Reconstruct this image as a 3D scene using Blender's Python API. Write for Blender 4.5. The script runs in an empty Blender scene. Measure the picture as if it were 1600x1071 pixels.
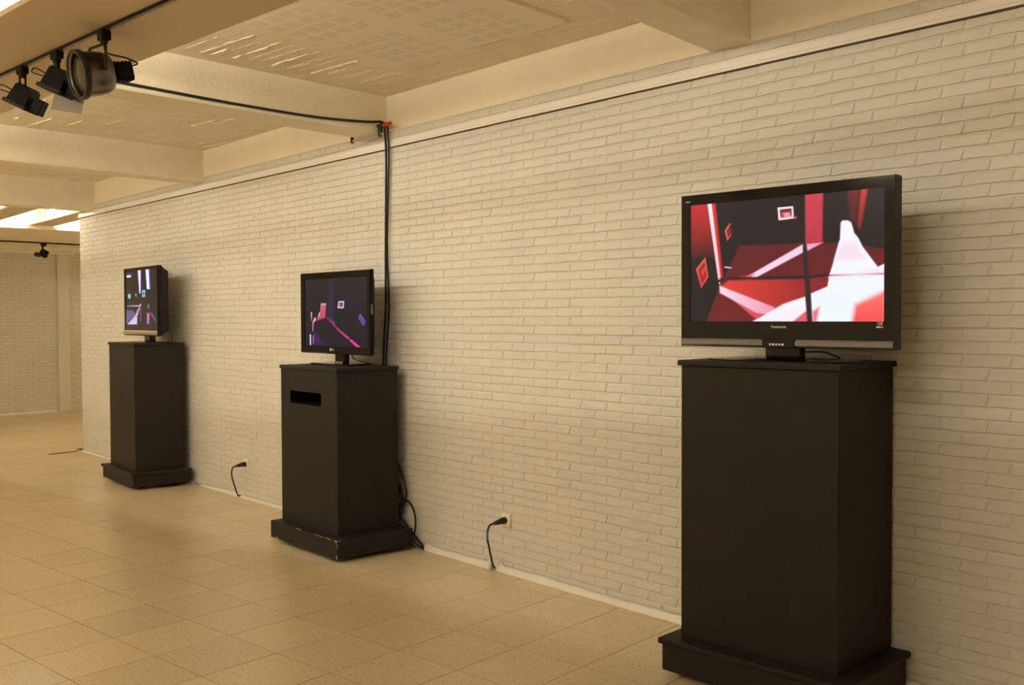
import bpy, bmesh, math, random
import numpy as np
from mathutils import Vector, Matrix

random.seed(7)
SC = bpy.context.scene
COL = SC.collection
R = math.radians

# ------------------------------------------------------------------ camera
CAM_LOC = Vector((5.64986, -4.02505, 1.58428))
CAM_YAW, CAM_PITCH, CAM_ROLL = R(48.2534), R(-1.50455), R(-0.19754)
CAM_F = 1550.57                                   # focal length in pixels of a 1600 px wide frame
cd = bpy.data.cameras.new('camera')
cam = bpy.data.objects.new('camera', cd)
COL.objects.link(cam)
cd.sensor_fit = 'HORIZONTAL'
cd.sensor_width = 36.0
cd.lens = CAM_F * 36.0 / 1600.0
cd.clip_end = 100
_fw = Vector((-math.sin(CAM_YAW) * math.cos(CAM_PITCH), math.cos(CAM_YAW) * math.cos(CAM_PITCH), math.sin(CAM_PITCH)))
_rt = Vector((math.cos(CAM_YAW), math.sin(CAM_YAW), 0))
_up = _rt.cross(_fw)
c_, s_ = math.cos(CAM_ROLL), math.sin(CAM_ROLL)
_rt, _up = c_ * _rt + s_ * _up, -s_ * _rt + c_ * _up
cam.matrix_world = Matrix(((_rt.x, _up.x, -_fw.x, CAM_LOC.x), (_rt.y, _up.y, -_fw.y, CAM_LOC.y),
                           (_rt.z, _up.z, -_fw.z, CAM_LOC.z), (0, 0, 0, 1)))
SC.camera = cam

def project(p):
    v = Vector(p) - CAM_LOC
    d = v.dot(_fw)
    if d < .05:
        return None
    return (800 + CAM_F * v.dot(_rt) / d, 535.5 - CAM_F * v.dot(_up) / d)

# ------------------------------------------------------------------ world, light levels, exposure
world = bpy.data.worlds.new('world')
SC.world = world
world.use_nodes = True
world.node_tree.nodes['Background'].inputs[0].default_value = (.9, .75, .5, 1)
world.node_tree.nodes['Background'].inputs[1].default_value = 0.02
SC.view_settings.view_transform = 'Standard'
SC.view_settings.look = 'None'
SC.view_settings.exposure = 0.0
SC.view_settings.gamma = 1.0
SC.view_settings.use_curve_mapping = False
LAMP_COLOR = (1.0, 0.92, 0.715)
TUBE = 66.0                                       # radiance of one lit fluorescent tube
TUBE_FAR = 900.0                                  # the tubes in the far bay
TUBES = [(-8.35, TUBE), (-5.7, TUBE), (-4.5, TUBE), (-2.75, TUBE), (-1.6, TUBE), (.28, TUBE * 1.6), (1.40, TUBE * .6), (3.15, TUBE * .7)]   # x where a tube begins
FILL_BATTENS = [(-9.5, -5.9), (-6.6, -5.9), (-3.7, -5.9), (-.8, -5.9), (2.1, -5.9), (5.0, -5.9)]   # unseen battens added on the camera side as fill light
TUBE_FILL = 158.0
SC.cycles.max_bounces = 10
SC.cycles.diffuse_bounces = 6
SC.cycles.sample_clamp_indirect = 6.0

# ------------------------------------------------------------------ helpers
def lin(c):
    o = []
    for v in c[:3]:
        v = v / 255.0
        o.append(v / 12.92 if v <= .04045 else ((v + .055) / 1.055) ** 2.4)
    return tuple(o)

MATS = {}
def mat(name, color, rough=.6, spec=.4, metal=0., bump=0., bscale=60., bdetail=6., var=0., vscale=4., objvar=0., coat=0., stretch=None):
    if name in MATS:
        return MATS[name]
    m = bpy.data.materials.new(name)
    m.use_nodes = True
    nt = m.node_tree
    b = nt.nodes['Principled BSDF']
    b.inputs['Base Color'].default_value = (*color, 1)
    b.inputs['Roughness'].default_value = rough
    b.inputs['Specular IOR Level'].default_value = spec
    b.inputs['Metallic'].default_value = metal
    b.inputs['Coat Weight'].default_value = coat
    tc = nt.nodes.new('ShaderNodeTexCoord')
    src = tc.outputs['Object']
    if stretch:
        mp = nt.nodes.new('ShaderNodeMapping')
        mp.inputs['Scale'].default_value = stretch
        nt.links.new(src, mp.inputs[0])
        src = mp.outputs[0]
    cur = None
    if var:
        n = nt.nodes.new('ShaderNodeTexNoise')
        n.inputs['Scale'].default_value = vscale
        n.inputs['Detail'].default_value = 8
        nt.links.new(src, n.inputs['Vector'])
        r = nt.nodes.new('ShaderNodeValToRGB')
        r.color_ramp.elements[0].position = .3
        r.color_ramp.elements[1].position = .7
        r.color_ramp.elements[0].color = (*[v * (1 - var) for v in color], 1)
        r.color_ramp.elements[1].color = (*[min(1, v * (1 + var)) for v in color], 1)
        nt.links.new(n.outputs['Fac'], r.inputs[0])
        cur = r.outputs[0]
    if objvar:
        oi = nt.nodes.new('ShaderNodeObjectInfo')
        mr = nt.nodes.new('ShaderNodeMapRange')
        mr.inputs['To Min'].default_value = 1 - objvar
        mr.inputs['To Max'].default_value = 1 + objvar
        nt.links.new(oi.outputs['Random'], mr.inputs['Value'])
        hs = nt.nodes.new('ShaderNodeHueSaturation')
        hs.inputs['Color'].default_value = (*color, 1)
        if cur:
            nt.links.new(cur, hs.inputs['Color'])
        nt.links.new(mr.outputs[0], hs.inputs['Value'])
        cur = hs.outputs[0]
    if cur:
        nt.links.new(cur, b.inputs['Base Color'])
    if bump:
        n = nt.nodes.new('ShaderNodeTexNoise')
        n.inputs['Scale'].default_value = bscale
        n.inputs['Detail'].default_value = bdetail
        nt.links.new(src, n.inputs['Vector'])
        bp = nt.nodes.new('ShaderNodeBump')
        bp.inputs['Strength'].default_value = bump
        bp.inputs['Distance'].default_value = .004
        nt.links.new(n.outputs['Fac'], bp.inputs['Height'])
        nt.links.new(bp.outputs[0], b.inputs['Normal'])
    MATS[name] = m
    return m

class MB:
    """collects shapes into one mesh"""
    def __init__(s):
        s.bm = bmesh.new()
    def _xf(s, vs, M):
        if M is not None:
            bmesh.ops.transform(s.bm, matrix=M, verts=vs)
    def box(s, a, b, bevel=0., seg=1, M=None):
        a, b = Vector(a), Vector(b)
        t = bmesh.new()
        bmesh.ops.create_cube(t, size=1)
        for v in t.verts:
            v.co = Vector([(a[i] + b[i]) / 2 + v.co[i] * (b[i] - a[i]) for i in range(3)])
        if bevel:
            bmesh.ops.bevel(t, geom=list(t.edges), offset=bevel, segments=seg, affect='EDGES', profile=.6)
        s._merge(t, M)
        return s
    def _merge(s, t, M=None):
        if M is not None:
            bmesh.ops.transform(t, matrix=M, verts=list(t.verts))
        t.verts.index_update()
        vm = [s.bm.verts.new(v.co) for v in t.verts]
        for f in t.faces:
            try:
                nf = s.bm.faces.new([vm[v.index] for v in f.verts])
                nf.smooth = f.smooth
            except ValueError:
                pass
        t.free()
    def poly(s, verts, faces, M=None, smooth=False):
        t = bmesh.new()
        vs = [t.verts.new(v) for v in verts]
        for f in faces:
            nf = t.faces.new([vs[i] for i in f])
            nf.smooth = smooth
        s._merge(t, M)
        return s
    def prism(s, outline, z0, z1, M=None, smooth=False):
        n = len(outline)
        V = [(x, y, z0) for x, y in outline] + [(x, y, z1) for x, y in outline]
        F = [list(range(n))[::-1], list(range(n, 2 * n))] + [[i, (i + 1) % n, n + (i + 1) % n, n + i] for i in range(n)]
        return s.poly(V, F, M, smooth)
    def tube(s, pts, r, n=8, M=None, sub=4, radii=None):
        P = [Vector(p) for p in pts]
        if sub > 1 and len(P) > 2:
            Q, Rr = [], []
            for i in range(len(P) - 1):
                p0, p1, p2, p3 = P[max(i - 1, 0)], P[i], P[i + 1], P[min(i + 2, len(P) - 1)]
                for k in range(sub):
                    t = k / sub
                    Q.append(.5 * ((2 * p1) + (p2 - p0) * t + (2 * p0 - 5 * p1 + 4 * p2 - p3) * t * t + (3 * p1 - p0 - 3 * p2 + p3) * t ** 3))
            Q.append(P[-1])
            P = Q
        t = bmesh.new()
        rings = []
        prev = None
        for i, p in enumerate(P):
            d = (P[min(i + 1, len(P) - 1)] - P[max(i - 1, 0)]).normalized()
            if prev is None:
                a = d.cross(Vector((0, 0, 1)))
                if a.length < .1:
                    a = d.cross(Vector((1, 0, 0)))
                a.normalize()
            else:
                a = (prev - d * prev.dot(d)).normalized()
            prev = a
            b = d.cross(a)
            rr = r if radii is None else radii[0] + (radii[1] - radii[0]) * i / (len(P) - 1)
            rings.append([t.verts.new(p + (a * math.cos(2 * math.pi * k / n) + b * math.sin(2 * math.pi * k / n)) * rr) for k in range(n)])
        for u, v in zip(rings, rings[1:]):
            for k in range(n):
                f = t.faces.new([u[k], u[(k + 1) % n], v[(k + 1) % n], v[k]])
                f.smooth = True
        t.faces.new(rings[0][::-1])
        t.faces.new(rings[-1])
        s._merge(t, M)
        return s
    def lathe(s, prof, n=32, M=None, smooth=True):
        """profile (r, z) turned about z"""
        t = bmesh.new()
        rings = []
        for r, z in prof:
            if r < 1e-6:
                rings.append([t.verts.new((0, 0, z))])
            else:
                rings.append([t.verts.new((r * math.cos(2 * math.pi * k / n), r * math.sin(2 * math.pi * k / n), z)) for k in range(n)])
        for u, v in zip(rings, rings[1:]):
            for k in range(n):
                k2 = (k + 1) % n
                if len(u) == 1 and len(v) == 1:
                    continue
                if len(u) == 1:
                    f = t.faces.new([u[0], v[k2], v[k]])
                elif len(v) == 1:
                    f = t.faces.new([u[k], u[k2], v[0]])
                else:
                    f = t.faces.new([u[k], u[k2], v[k2], v[k]])
                f.smooth = smooth
        s._merge(t, M)
        return s
    def build(s, name, m, parent=None, recalc=True):
        me = bpy.data.meshes.new(name)
        if recalc:
            bmesh.ops.recalc_face_normals(s.bm, faces=list(s.bm.faces))
        s.bm.to_mesh(me)
        s.bm.free()
        me.materials.append(m)
        o = bpy.data.objects.new(name, me)
        COL.objects.link(o)
        if parent is not None:
            o.parent = parent
        return o

def thing(name, label, cat, loc=(0, 0, 0), rz=0., group=None):
    o = bpy.data.objects.new(name, None)
    o.empty_display_size = .1
    COL.objects.link(o)
    o.location = loc
    o.rotation_euler = (0, 0, rz)
    return tag(o, label, cat, group)

def tag(o, label, cat, group=None):
    o['label'] = label
    o['category'] = cat
    if group:
        o['group'] = group
    return o

def struct(o):
    o['kind'] = 'structure'
    return o

def frame(o, x, y, z):
    return Matrix(((x[0], y[0], z[0], o[0]), (x[1], y[1], z[1], o[1]), (x[2], y[2], z[2], o[2]), (0, 0, 0, 1)))

def text_mesh(txt, size, name, m, parent, M, depth=.0006):
    cu = bpy.data.curves.new(name, 'FONT')
    cu.body = txt
    cu.size = size
    cu.extrude = depth
    cu.align_x = 'CENTER'
    cu.align_y = 'CENTER'
    to = bpy.data.objects.new(name, cu)
    COL.objects.link(to)
    bpy.context.view_layer.update()
    me = bpy.data.meshes.new_from_object(to.evaluated_get(bpy.context.evaluated_depsgraph_get()))
    bpy.data.objects.remove(to)
    bpy.data.curves.remove(cu)
    me.transform(M)
    me.name = name
    me.materials.clear()
    me.materials.append(m)
    o = bpy.data.objects.new(name, me)
    COL.objects.link(o)
    o.parent = parent
    return o

# ------------------------------------------------------------------ materials
M_BRICK = mat('grey_painted_brick', (.68, .655, .60), rough=.55, spec=.35, bump=.35, bscale=45, var=.03, vscale=6, objvar=.025)
M_BRICKF = mat('grey_painted_brick_field', (.68, .655, .60), rough=.55, spec=.35, bump=.35, bscale=45, var=.035, vscale=3)
M_MORTAR = mat('grey_painted_mortar', (.67, .645, .58), rough=.65, spec=.3, bump=.5, bscale=90, var=.03)
M_CREAM = mat('cream_plaster', (.87, .80, .66), rough=.75, spec=.2, bump=.5, bscale=22, bdetail=9, var=.035, vscale=2.2)
M_BEAM = mat('cream_concrete', (.87, .795, .65), rough=.75, spec=.2, bump=.7, bscale=26, bdetail=10, var=.05, vscale=3)
M_CEIL = mat('rough_cream_concrete', (.79, .71, .58), rough=.85, spec=.15, bump=1.0, bscale=32, bdetail=11, var=.05, vscale=5)
M_PANEL = mat('acoustic_board', (.81, .735, .62), rough=.75, spec=.2, var=.02, vscale=2)
M_PATCH = mat('perforated_board', (.755, .675, .56), rough=.85, spec=.1, bump=.4, bscale=400)
M_TRIM = mat('white_lacquer', (.88, .85, .80), rough=.35, spec=.5)
M_TROUGH = mat('beige_lacquer', (.66, .55, .40), rough=.5, spec=.35, var=.04, vscale=1.5)
M_TROUGHIN = mat('white_reflector', (.88, .86, .82), rough=.4, spec=.4)
M_STRIP = mat('white_tape', (.88, .84, .75), rough=.5, spec=.4, bump=.3, bscale=30, var=.04)
M_SHADOWGAP = mat('shadow_gap_brown', (.075, .048, .028), rough=.7)
M_GROUT = mat('brown_joint', (.15, .095, .045), rough=.8, spec=.2)
M_BLACK = mat('black_plastic', (.012, .012, .012), rough=.35, spec=.5)
M_MATTE = mat('matt_black_metal', (.005, .0048, .0045), rough=.5, spec=.2)
M_RUBBER = mat('black_cable', (.010, .010, .010), rough=.5, spec=.4)
M_GLOSS = mat('black_gloss_bezel', (.005, .0045, .004), rough=.10, spec=.22)
M_DGREY = mat('dark_grey_plastic', (.014, .013, .012), rough=.45, spec=.25)
M_SILVER = mat('silver_grey_plastic', (.16, .145, .125), rough=.38, spec=.5)
M_BRONZE = mat('bronze_grey_plastic', (.32, .25, .17), rough=.35, spec=.5)
M_WHITEP = mat('white_print', (.7, .68, .64), rough=.5)
M_ORANGE = mat('orange_print', (.6, .2, .05), rough=.5)
M_PED = {}
for k_, c0 in (('a', (.020, .0165, .0125)), ('b', (.0145, .0135, .0115)), ('c', (.0145, .0115, .0085))):
    M_PED[k_] = mat('dark_paint_' + k_, c0, rough=.55, spec=.2, bump=.12, bscale=40, var=.10, vscale=3)
M_CHIP = mat('chipped_wood', (.42, .28, .13), rough=.7)
M_SOCKET = mat('cream_socket_plastic', (.90, .84, .68), rough=.35)
M_STEEL = mat('clamp_steel', (.45, .42, .38), rough=.35, metal=1.)
M_RED = mat('red_handle', (.55, .02, .015), rough=.35)
M_BLUE = mat('blue_tape', (.04, .16, .38), rough=.5)
M_CHROME = mat('chrome_rim', (.20, .18, .155), rough=.30, metal=1.)
M_REFL = mat('lamp_reflector', (.42, .37, .28), rough=.22, metal=1.)
M_SHEET = mat('grey_filter_sheet', (.40, .35, .29), rough=.35, spec=.4)
M_BOX = mat('pale_grey_plastic', (.50, .47, .42), rough=.5)
M_FAR = None
def tube_material(power):
    k = 'lit_tube_%d' % power
    if k not in MATS:
        m = bpy.data.materials.new(k)
        m.use_nodes = True
        b = m.node_tree.nodes['Principled BSDF']
        b.inputs['Base Color'].default_value = (.9, .88, .8, 1)
        b.inputs['Emission Color'].default_value = (*LAMP_COLOR, 1)
        b.inputs['Emission Strength'].default_value = power
        MATS[k] = m
    return MATS[k]
M_GLASS = bpy.data.materials.new('lamp_glass')
M_GLASS.use_nodes = True
_b = M_GLASS.node_tree.nodes['Principled BSDF']
_b.inputs['Base Color'].default_value = (.9, .9, .88, 1)
_b.inputs['Transmission Weight'].default_value = 1.
_b.inputs['Roughness'].default_value = .03
_b.inputs['IOR'].default_value = 1.15

def tile_material():
    m = bpy.data.materials.new('speckled_vinyl_tile')
    m.use_nodes = True
    nt = m.node_tree
    b = nt.nodes['Principled BSDF']
    geo = nt.nodes.new('ShaderNodeNewGeometry')
    n1 = nt.nodes.new('ShaderNodeTexNoise'); n1.inputs['Scale'].default_value = 70; n1.inputs['Detail'].default_value = 5
    n2 = nt.nodes.new('ShaderNodeTexNoise'); n2.inputs['Scale'].default_value = 3; n2.inputs['Detail'].default_value = 4
    nt.links.new(geo.outputs['Position'], n1.inputs['Vector'])
    nt.links.new(geo.outputs['Position'], n2.inputs['Vector'])
    r1 = nt.nodes.new('ShaderNodeValToRGB')
    e = r1.color_ramp.elements
    e[0].position = .30; e[0].color = (.46, .36, .21, 1)
    e[1].position = .42; e[1].color = (.70, .58, .385, 1)
    x = r1.color_ramp.elements.new(.66); x.color = (.73, .61, .41, 1)
    x = r1.color_ramp.elements.new(.78); x.color = (.78, .67, .48, 1)
    nt.links.new(n1.outputs['Fac'], r1.inputs[0])
    oi = nt.nodes.new('ShaderNodeObjectInfo')
    mr = nt.nodes.new('ShaderNodeMapRange'); mr.inputs['To Min'].default_value = .95; mr.inputs['To Max'].default_value = 1.05
    nt.links.new(oi.outputs['Random'], mr.inputs['Value'])
    hs = nt.nodes.new('ShaderNodeHueSaturation')
    nt.links.new(r1.outputs[0], hs.inputs['Color'])
    nt.links.new(mr.outputs[0], hs.inputs['Value'])
    nt.links.new(hs.outputs[0], b.inputs['Base Color'])
    rr = nt.nodes.new('ShaderNodeMapRange'); rr.inputs['To Min'].default_value = .27; rr.inputs['To Max'].default_value = .32
    nt.links.new(n2.outputs['Fac'], rr.inputs['Value'])
    nt.links.new(rr.outputs[0], b.inputs['Roughness'])
    b.inputs['Specular IOR Level'].default_value = .5
    return m
M_TILE = tile_material()

def far_brick_material():
    m = bpy.data.materials.new('grey_painted_brickwork_far')
    m.use_nodes = True
    nt = m.node_tree
    b = nt.nodes['Principled BSDF']
    tc = nt.nodes.new('ShaderNodeTexCoord')
    mp = nt.nodes.new('ShaderNodeMapping')
    mp.inputs['Rotation'].default_value = (R(90), 0, 0)
    nt.links.new(tc.outputs['Object'], mp.inputs[0])
    sw = nt.nodes.new('ShaderNodeSeparateXYZ'); nt.links.new(tc.outputs['Object'], sw.inputs[0])
    cb = nt.nodes.new('ShaderNodeCombineXYZ')
    nt.links.new(sw.outputs['Y'], cb.inputs['X']); nt.links.new(sw.outputs['Z'], cb.inputs['Y'])
    br = nt.nodes.new('ShaderNodeTexBrick')
    br.inputs['Scale'].default_value = 1.0
    br.inputs['Brick Width'].default_value = .1945
    br.inputs['Row Height'].default_value = .052
    br.inputs['Mortar Size'].default_value = .005
    br.inputs['Mortar Smooth'].default_value = .3
    br.inputs['Color1'].default_value = (.66, .62, .55, 1)
    br.inputs['Color2'].default_value = (.64, .60, .53, 1)
    br.inputs['Mortar'].default_value = (.60, .56, .48, 1)
    nt.links.new(cb.outputs[0], br.inputs['Vector'])
    nt.links.new(br.outputs['Color'], b.inputs['Base Color'])
    bp = nt.nodes.new('ShaderNodeBump'); bp.invert = True
    bp.inputs['Strength'].default_value = .8; bp.inputs['Distance'].default_value = .006
    nt.links.new(br.outputs['Fac'], bp.inputs['Height'])
    nt.links.new(bp.outputs[0], b.inputs['Normal'])
    b.inputs['Roughness'].default_value = .6
    return m
M_FAR = far_brick_material()
# ------------------------------------------------------------------ room shell
Z_CEIL = 3.13
Z_BRICK = 2.885                                   # top of the grey brickwork, cream band above
WALL_X0, WALL_X1 = -6.52, 8.6
ROOM_Y0 = -7.6

# floor: joint-coloured screed with the tiles lying on it
floor = struct(MB().box((-14, ROOM_Y0 - .2, -.12), (8.8, 4.2, -.0025)).build('floor', M_GROUT))
T_P, T_A, T_O = .39958, R(6.7565), Vector((.352, -2.701))
tu, tv = Vector((math.cos(T_A), math.sin(T_A))), Vector((-math.sin(T_A), math.cos(T_A)))

def clip(poly, inside, cut):
    out = []
    for i, p in enumerate(poly):
        q = poly[(i + 1) % len(poly)]
        if inside(p):
            out.append(p)
        if inside(p) != inside(q):
            out.append(cut(p, q))
    return out

def poly_area(p):
    return abs(sum(p[i][0] * p[(i + 1) % len(p)][1] - p[(i + 1) % len(p)][0] * p[i][1] for i in range(len(p)))) / 2

GAP = .0020
half = T_P / 2 - GAP
def tile_mesh_into(mb, poly):
    n = len(poly)
    V = [(p[0], p[1], 0.) for p in poly] + [(p[0], p[1], -.004) for p in poly]
    F = [list(range(n))] + [[(i + 1) % n, i, n + i, n + (i + 1) % n] for i in range(n)]
    mb.poly(V, F)

full_me = bpy.data.meshes.new('tile')
_t = MB(); tile_mesh_into(_t, [(-half, -half), (half, -half), (half, half), (-half, half)])
_t.bm.to_mesh(full_me); _t.bm.free(); full_me.materials.append(M_TILE)

def frame_clip_area(pts):
    pp = [project(p) for p in pts]
    if any(p is None for p in pp):
        return 0
    pp = [Vector(p) for p in pp]
    for ax, lim, sg in ((0, 0, 1), (0, 1600, -1), (1, 0, 1), (1, 1071, -1)):
        ins = lambda p: (p[ax] - lim) * sg >= 0
        cut = lambda p, q: p + (q - p) * ((lim - p[ax]) / (q[ax] - p[ax]))
        pp = clip(pp, ins, cut)
        if len(pp) < 3:
            return 0
    return poly_area(pp)

tiles = []
for i in range(-44, 24):
    for j in range(-16, 20):
        c = T_O + tu * ((i + .5) * T_P) + tv * ((j + .5) * T_P)
        if not (-13.6 < c.x < 8.7 and ROOM_Y0 - .1 < c.y < 4.0):
            continue
        poly = [c + tu * a * half + tv * b * half for a, b in ((-1, -1), (1, -1), (1, 1), (-1, 1))]
        cl = False
        if c.x > -6.65 and max(p.y for p in poly) > -.006:
            poly = clip(poly, lambda p: p.y <= -.006, lambda p, q: p + (q - p) * ((-.006 - p.y) / (q.y - p.y)))
            cl = True
            if len(poly) < 3 or poly_area(poly) < .002:
                continue
        a = frame_clip_area([(p.x, p.y, 0) for p in poly])
        tiles.append((a, c, poly, cl))
tiles.sort(key=lambda t: -t[0])
rest = MB()
for k, (a, c, poly, cl) in enumerate(tiles):
    if k < 300 and a > 0:
        if cl:
            mb = MB(); tile_mesh_into(mb, [(p - c) for p in poly])
            o = mb.build('tile', M_TILE, floor, recalc=False)
        else:
            o = bpy.data.objects.new('tile', full_me); COL.objects.link(o); o.parent = floor
            o.rotation_euler = (0, 0, T_A + R(90) * random.randrange(4))
        o.location = (c.x, c.y, random.uniform(-.0004, 0))
    else:
        tile_mesh_into(rest, poly)
ro = rest.build('tile_field', M_TILE, floor, recalc=False)
ro['kind'] = 'stuff'

# brick wall on the right
wall_r = struct(MB().box((WALL_X0, 0, 0), (WALL_X1, .22, Z_BRICK)).build('wall_right', M_MORTAR))
BL, BH, JT = .1945, .0520, .0070
def brick_geo(rng, w, h):
    """one brick: flush, softly sloped top edge, undercut lower edge, uneven outline"""
    nx = 4
    V, F = [], []
    d = .0066 + rng.uniform(-.0020, .0020)
    tilt = rng.uniform(-.0012, .0012)
    under = rng.uniform(.05, .5)                                 # how deep the joint under this brick is raked
    for i in range(nx):
        x = -w / 2 + w * i / (nx - 1)
        end = i in (0, nx - 1)
        inx = .009 if i == 0 else (-.009 if i == nx - 1 else 0)
        e = -.0058 if i == 0 else (.0058 if i == nx - 1 else 0)      # upright joints are nearly flush with paint
        jz, jb, jd = rng.uniform(-.001, .001), rng.uniform(-.0022, .0012), rng.uniform(-.0008, .0008) + tilt * (i / 1.5 - 1)
        V += [(x + e, .002, h / 2 + jz + .0034), (x + e, -d * .78 if end else -.0010, h / 2 + jz + .0022), (x + inx, -d - jd, h / 2 - .0065 + jz),
              (x + inx, -d - jd - .0004, -h / 2 + .0014 + jb), (x + e, -d * .74 if end else -d * under, -h / 2 + jb), (x + e, .002, -h / 2 + jb + .0006)]
    for i in range(nx - 1):
        for k in range(5):
            F.append([i * 6 + k, i * 6 + k + 1, (i + 1) * 6 + k + 1, (i + 1) * 6 + k])
    F.append([5, 4, 3, 2, 1, 0]); F.append([(nx - 1) * 6 + k for k in range(6)])
    return V, F
rng = random.Random(3)
variants = []
for k in range(14):
    V, F = brick_geo(rng, BL - JT, BH - JT)
    mb = MB(); mb.poly(V, F)
    bmesh.ops.recalc_face_normals(mb.bm, faces=list(mb.bm.faces))
    me = bpy.data.meshes.new('brick'); mb.bm.to_mesh(me); mb.bm.free(); me.materials.append(M_BRICK)
    variants.append(me)
cand = []
row = 0
z = 1.480 - 28 * BH + BH / 2 - JT / 2
while z < Z_BRICK - .01:
    odd = round((z - 1.48) / BH - .5 + JT / BH) % 2
    x = (3.872 if odd == 0 else 3.783) + BL / 2 - 60 * BL
    while x < WALL_X1:
        x0, x1 = max(x - BL / 2, WALL_X0), min(x + BL / 2, WALL_X1)
        if x1 - x0 > .03:
            h = min(BH, (Z_BRICK - z) * 2) if z + BH / 2 > Z_BRICK else BH
            cand.append([(x0 + x1) / 2, z, x1 - x0, h])
        x += BL
    z += BH
def hidden(px):
    x, y = px
    return ((1062 < x < 1404 and y > 560) or (1064 < x < 1406 and 300 < y < 552) or (1025 < x < 1430 and y > 1000)
            or (438 < x < 622 and y > 570) or (468 < x < 588 and 425 < y < 555))
for b in cand:
    x, z, w, h = b
    p = project((x, 0, z))
    a = frame_clip_area([(x - w / 2, 0, z - h / 2), (x + w / 2, 0, z - h / 2), (x + w / 2, 0, z + h / 2), (x - w / 2, 0, z + h / 2)])
    b.append(0 if p is None or hidden(p) or w < BL - .01 or h < BH - .001 or 2.755 < z < 2.84 else a)
cand.sort(key=lambda b: -b[4])
VV, FF = [], []
for k, (x, z, w, h, a) in enumerate(cand):
    if k < 300:
        o = bpy.data.objects.new('brick', rng.choice(variants)); COL.objects.link(o)
        o.parent = wall_r
        o.location = (x + rng.uniform(-.0008, .0008), 0, z + rng.uniform(-.001, .001))
        o.rotation_euler = (0, rng.uniform(-.004, .004), 0)
    else:
        V, F = brick_geo(rng, w - JT, h - JT)
        n = len(VV)
        dx, dz = rng.uniform(-.0008, .0008), rng.uniform(-.001, .001)
        VV += [(v[0] + x + dx, v[1], v[2] + z + dz) for v in V]
        FF += [[i + n for i in f] for f in F]
bme = bpy.data.meshes.new('brick_field')
bme.from_pydata(VV, [], FF)
_bm = bmesh.new(); _bm.from_mesh(bme); bmesh.ops.recalc_face_normals(_bm, faces=list(_bm.faces)); _bm.to_mesh(bme); _bm.free()
bme.materials.append(M_BRICKF)
bo = bpy.data.objects.new('brick_field', bme); COL.objects.link(bo); bo.parent = wall_r; bo['kind'] = 'stuff'

# cream band above the brickwork
struct(MB().box((WALL_X0, -.008, Z_BRICK), (WALL_X1, .22, Z_CEIL)).build('wall_right_upper', M_CREAM))
# white rail under the band
def rail(name, x0, x1, z0, z1, d=.024):
    prof = [(0, z0), (-d, z0), (-d, z0 + .012), (-d + .006, z0 + .018), (-d + .006, z1 - .01), (-d + .002, z1), (0, z1)]
    mb = MB()
    V = [(x0, y - .001, z) for y, z in prof] + [(x1, y - .001, z) for y, z in prof]
    n = len(prof)
    mb.poly(V, [list(range(n))[::-1], [n + i for i in range(n)]] + [[i, (i + 1) % n, n + (i + 1) % n, n + i] for i in range(n)])
    o = struct(mb.build(name, M_TRIM))
    MB().box((x0, -.020, z0 - .0055), (x1, -.001, z0 - .0002)).build('shadow_gap_strip', M_SHADOWGAP, o)  # solid strip coloured dark to stand in for the shadow gap below the rail
    return o
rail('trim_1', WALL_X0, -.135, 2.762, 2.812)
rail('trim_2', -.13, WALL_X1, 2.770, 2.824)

# taped strip along the foot of the wall, torn open where cables pass
def foot_strip(name, x0, x1, h0, h1, torn0=False, torn1=False):
    n = max(6, int((x1 - x0) / .05))
    V = []
    rg = random.Random(int(x0 * 100) + 11)
    hh = 0
    for i in range(n + 1):
        t = i / n
        x = x0 + (x1 - x0) * t
        hh = .75 * hh + rg.uniform(-.0025, .0025)
        h = h0 + (h1 - h0) * t + hh
        out = .018 + rg.uniform(-.002, .003)
        bulge = .004 + abs(rg.gauss(0, .0025))
        if torn0 and i == 0:
            h *= 1.5; bulge += .02
        if torn1 and i == n:
            h *= 1.6; bulge += .016
        V += [(x, -.0105, h), (x, -.0125 - bulge, h * .55), (x, -.016 - bulge, h * .2), (x, -.016 - out, .0012),
              (x, -.013 - out, .0004), (x, -.0095, .0004)]
    F = []
    for i in range(n):
        for k in range(6):
            F.append([i * 6 + k, i * 6 + (k + 1) % 6, (i + 1) * 6 + (k + 1) % 6, (i + 1) * 6 + k])
    F += [[0, 1, 2, 3, 4, 5], [n * 6 + k for k in range(6)]]
    return struct(MB().poly(V, F, smooth=True).build(name, M_STRIP))
foot_strip('baseboard_right', WALL_X0, -3.4, .020, .020)
foot_strip('baseboard_right_strip', -3.25, .02, .026, .034)
foot_strip('baseboard_right_tape', .285, .955, .046, .050, torn0=True, torn1=True)
foot_strip('baseboard_right_end', 1.03, WALL_X1, .050, .040, torn0=True)

# other walls of the room
struct(MB().box((-14.2, ROOM_Y0 - .2, 0), (8.8, ROOM_Y0, 3.3)).build('wall_left', M_CREAM))
struct(MB().box((8.6, ROOM_Y0, 0), (8.8, .22, 3.3)).build('wall_front', M_CREAM))
struct(MB().box((-14.2, 4.0, 0), (-6.3, 4.2, 3.3)).build('wall_side', M_CREAM))
struct(MB().box((WALL_X0, .22, 0), (WALL_X0 + .2, 4.0, 3.3)).build('wall_return', M_CREAM))
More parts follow.
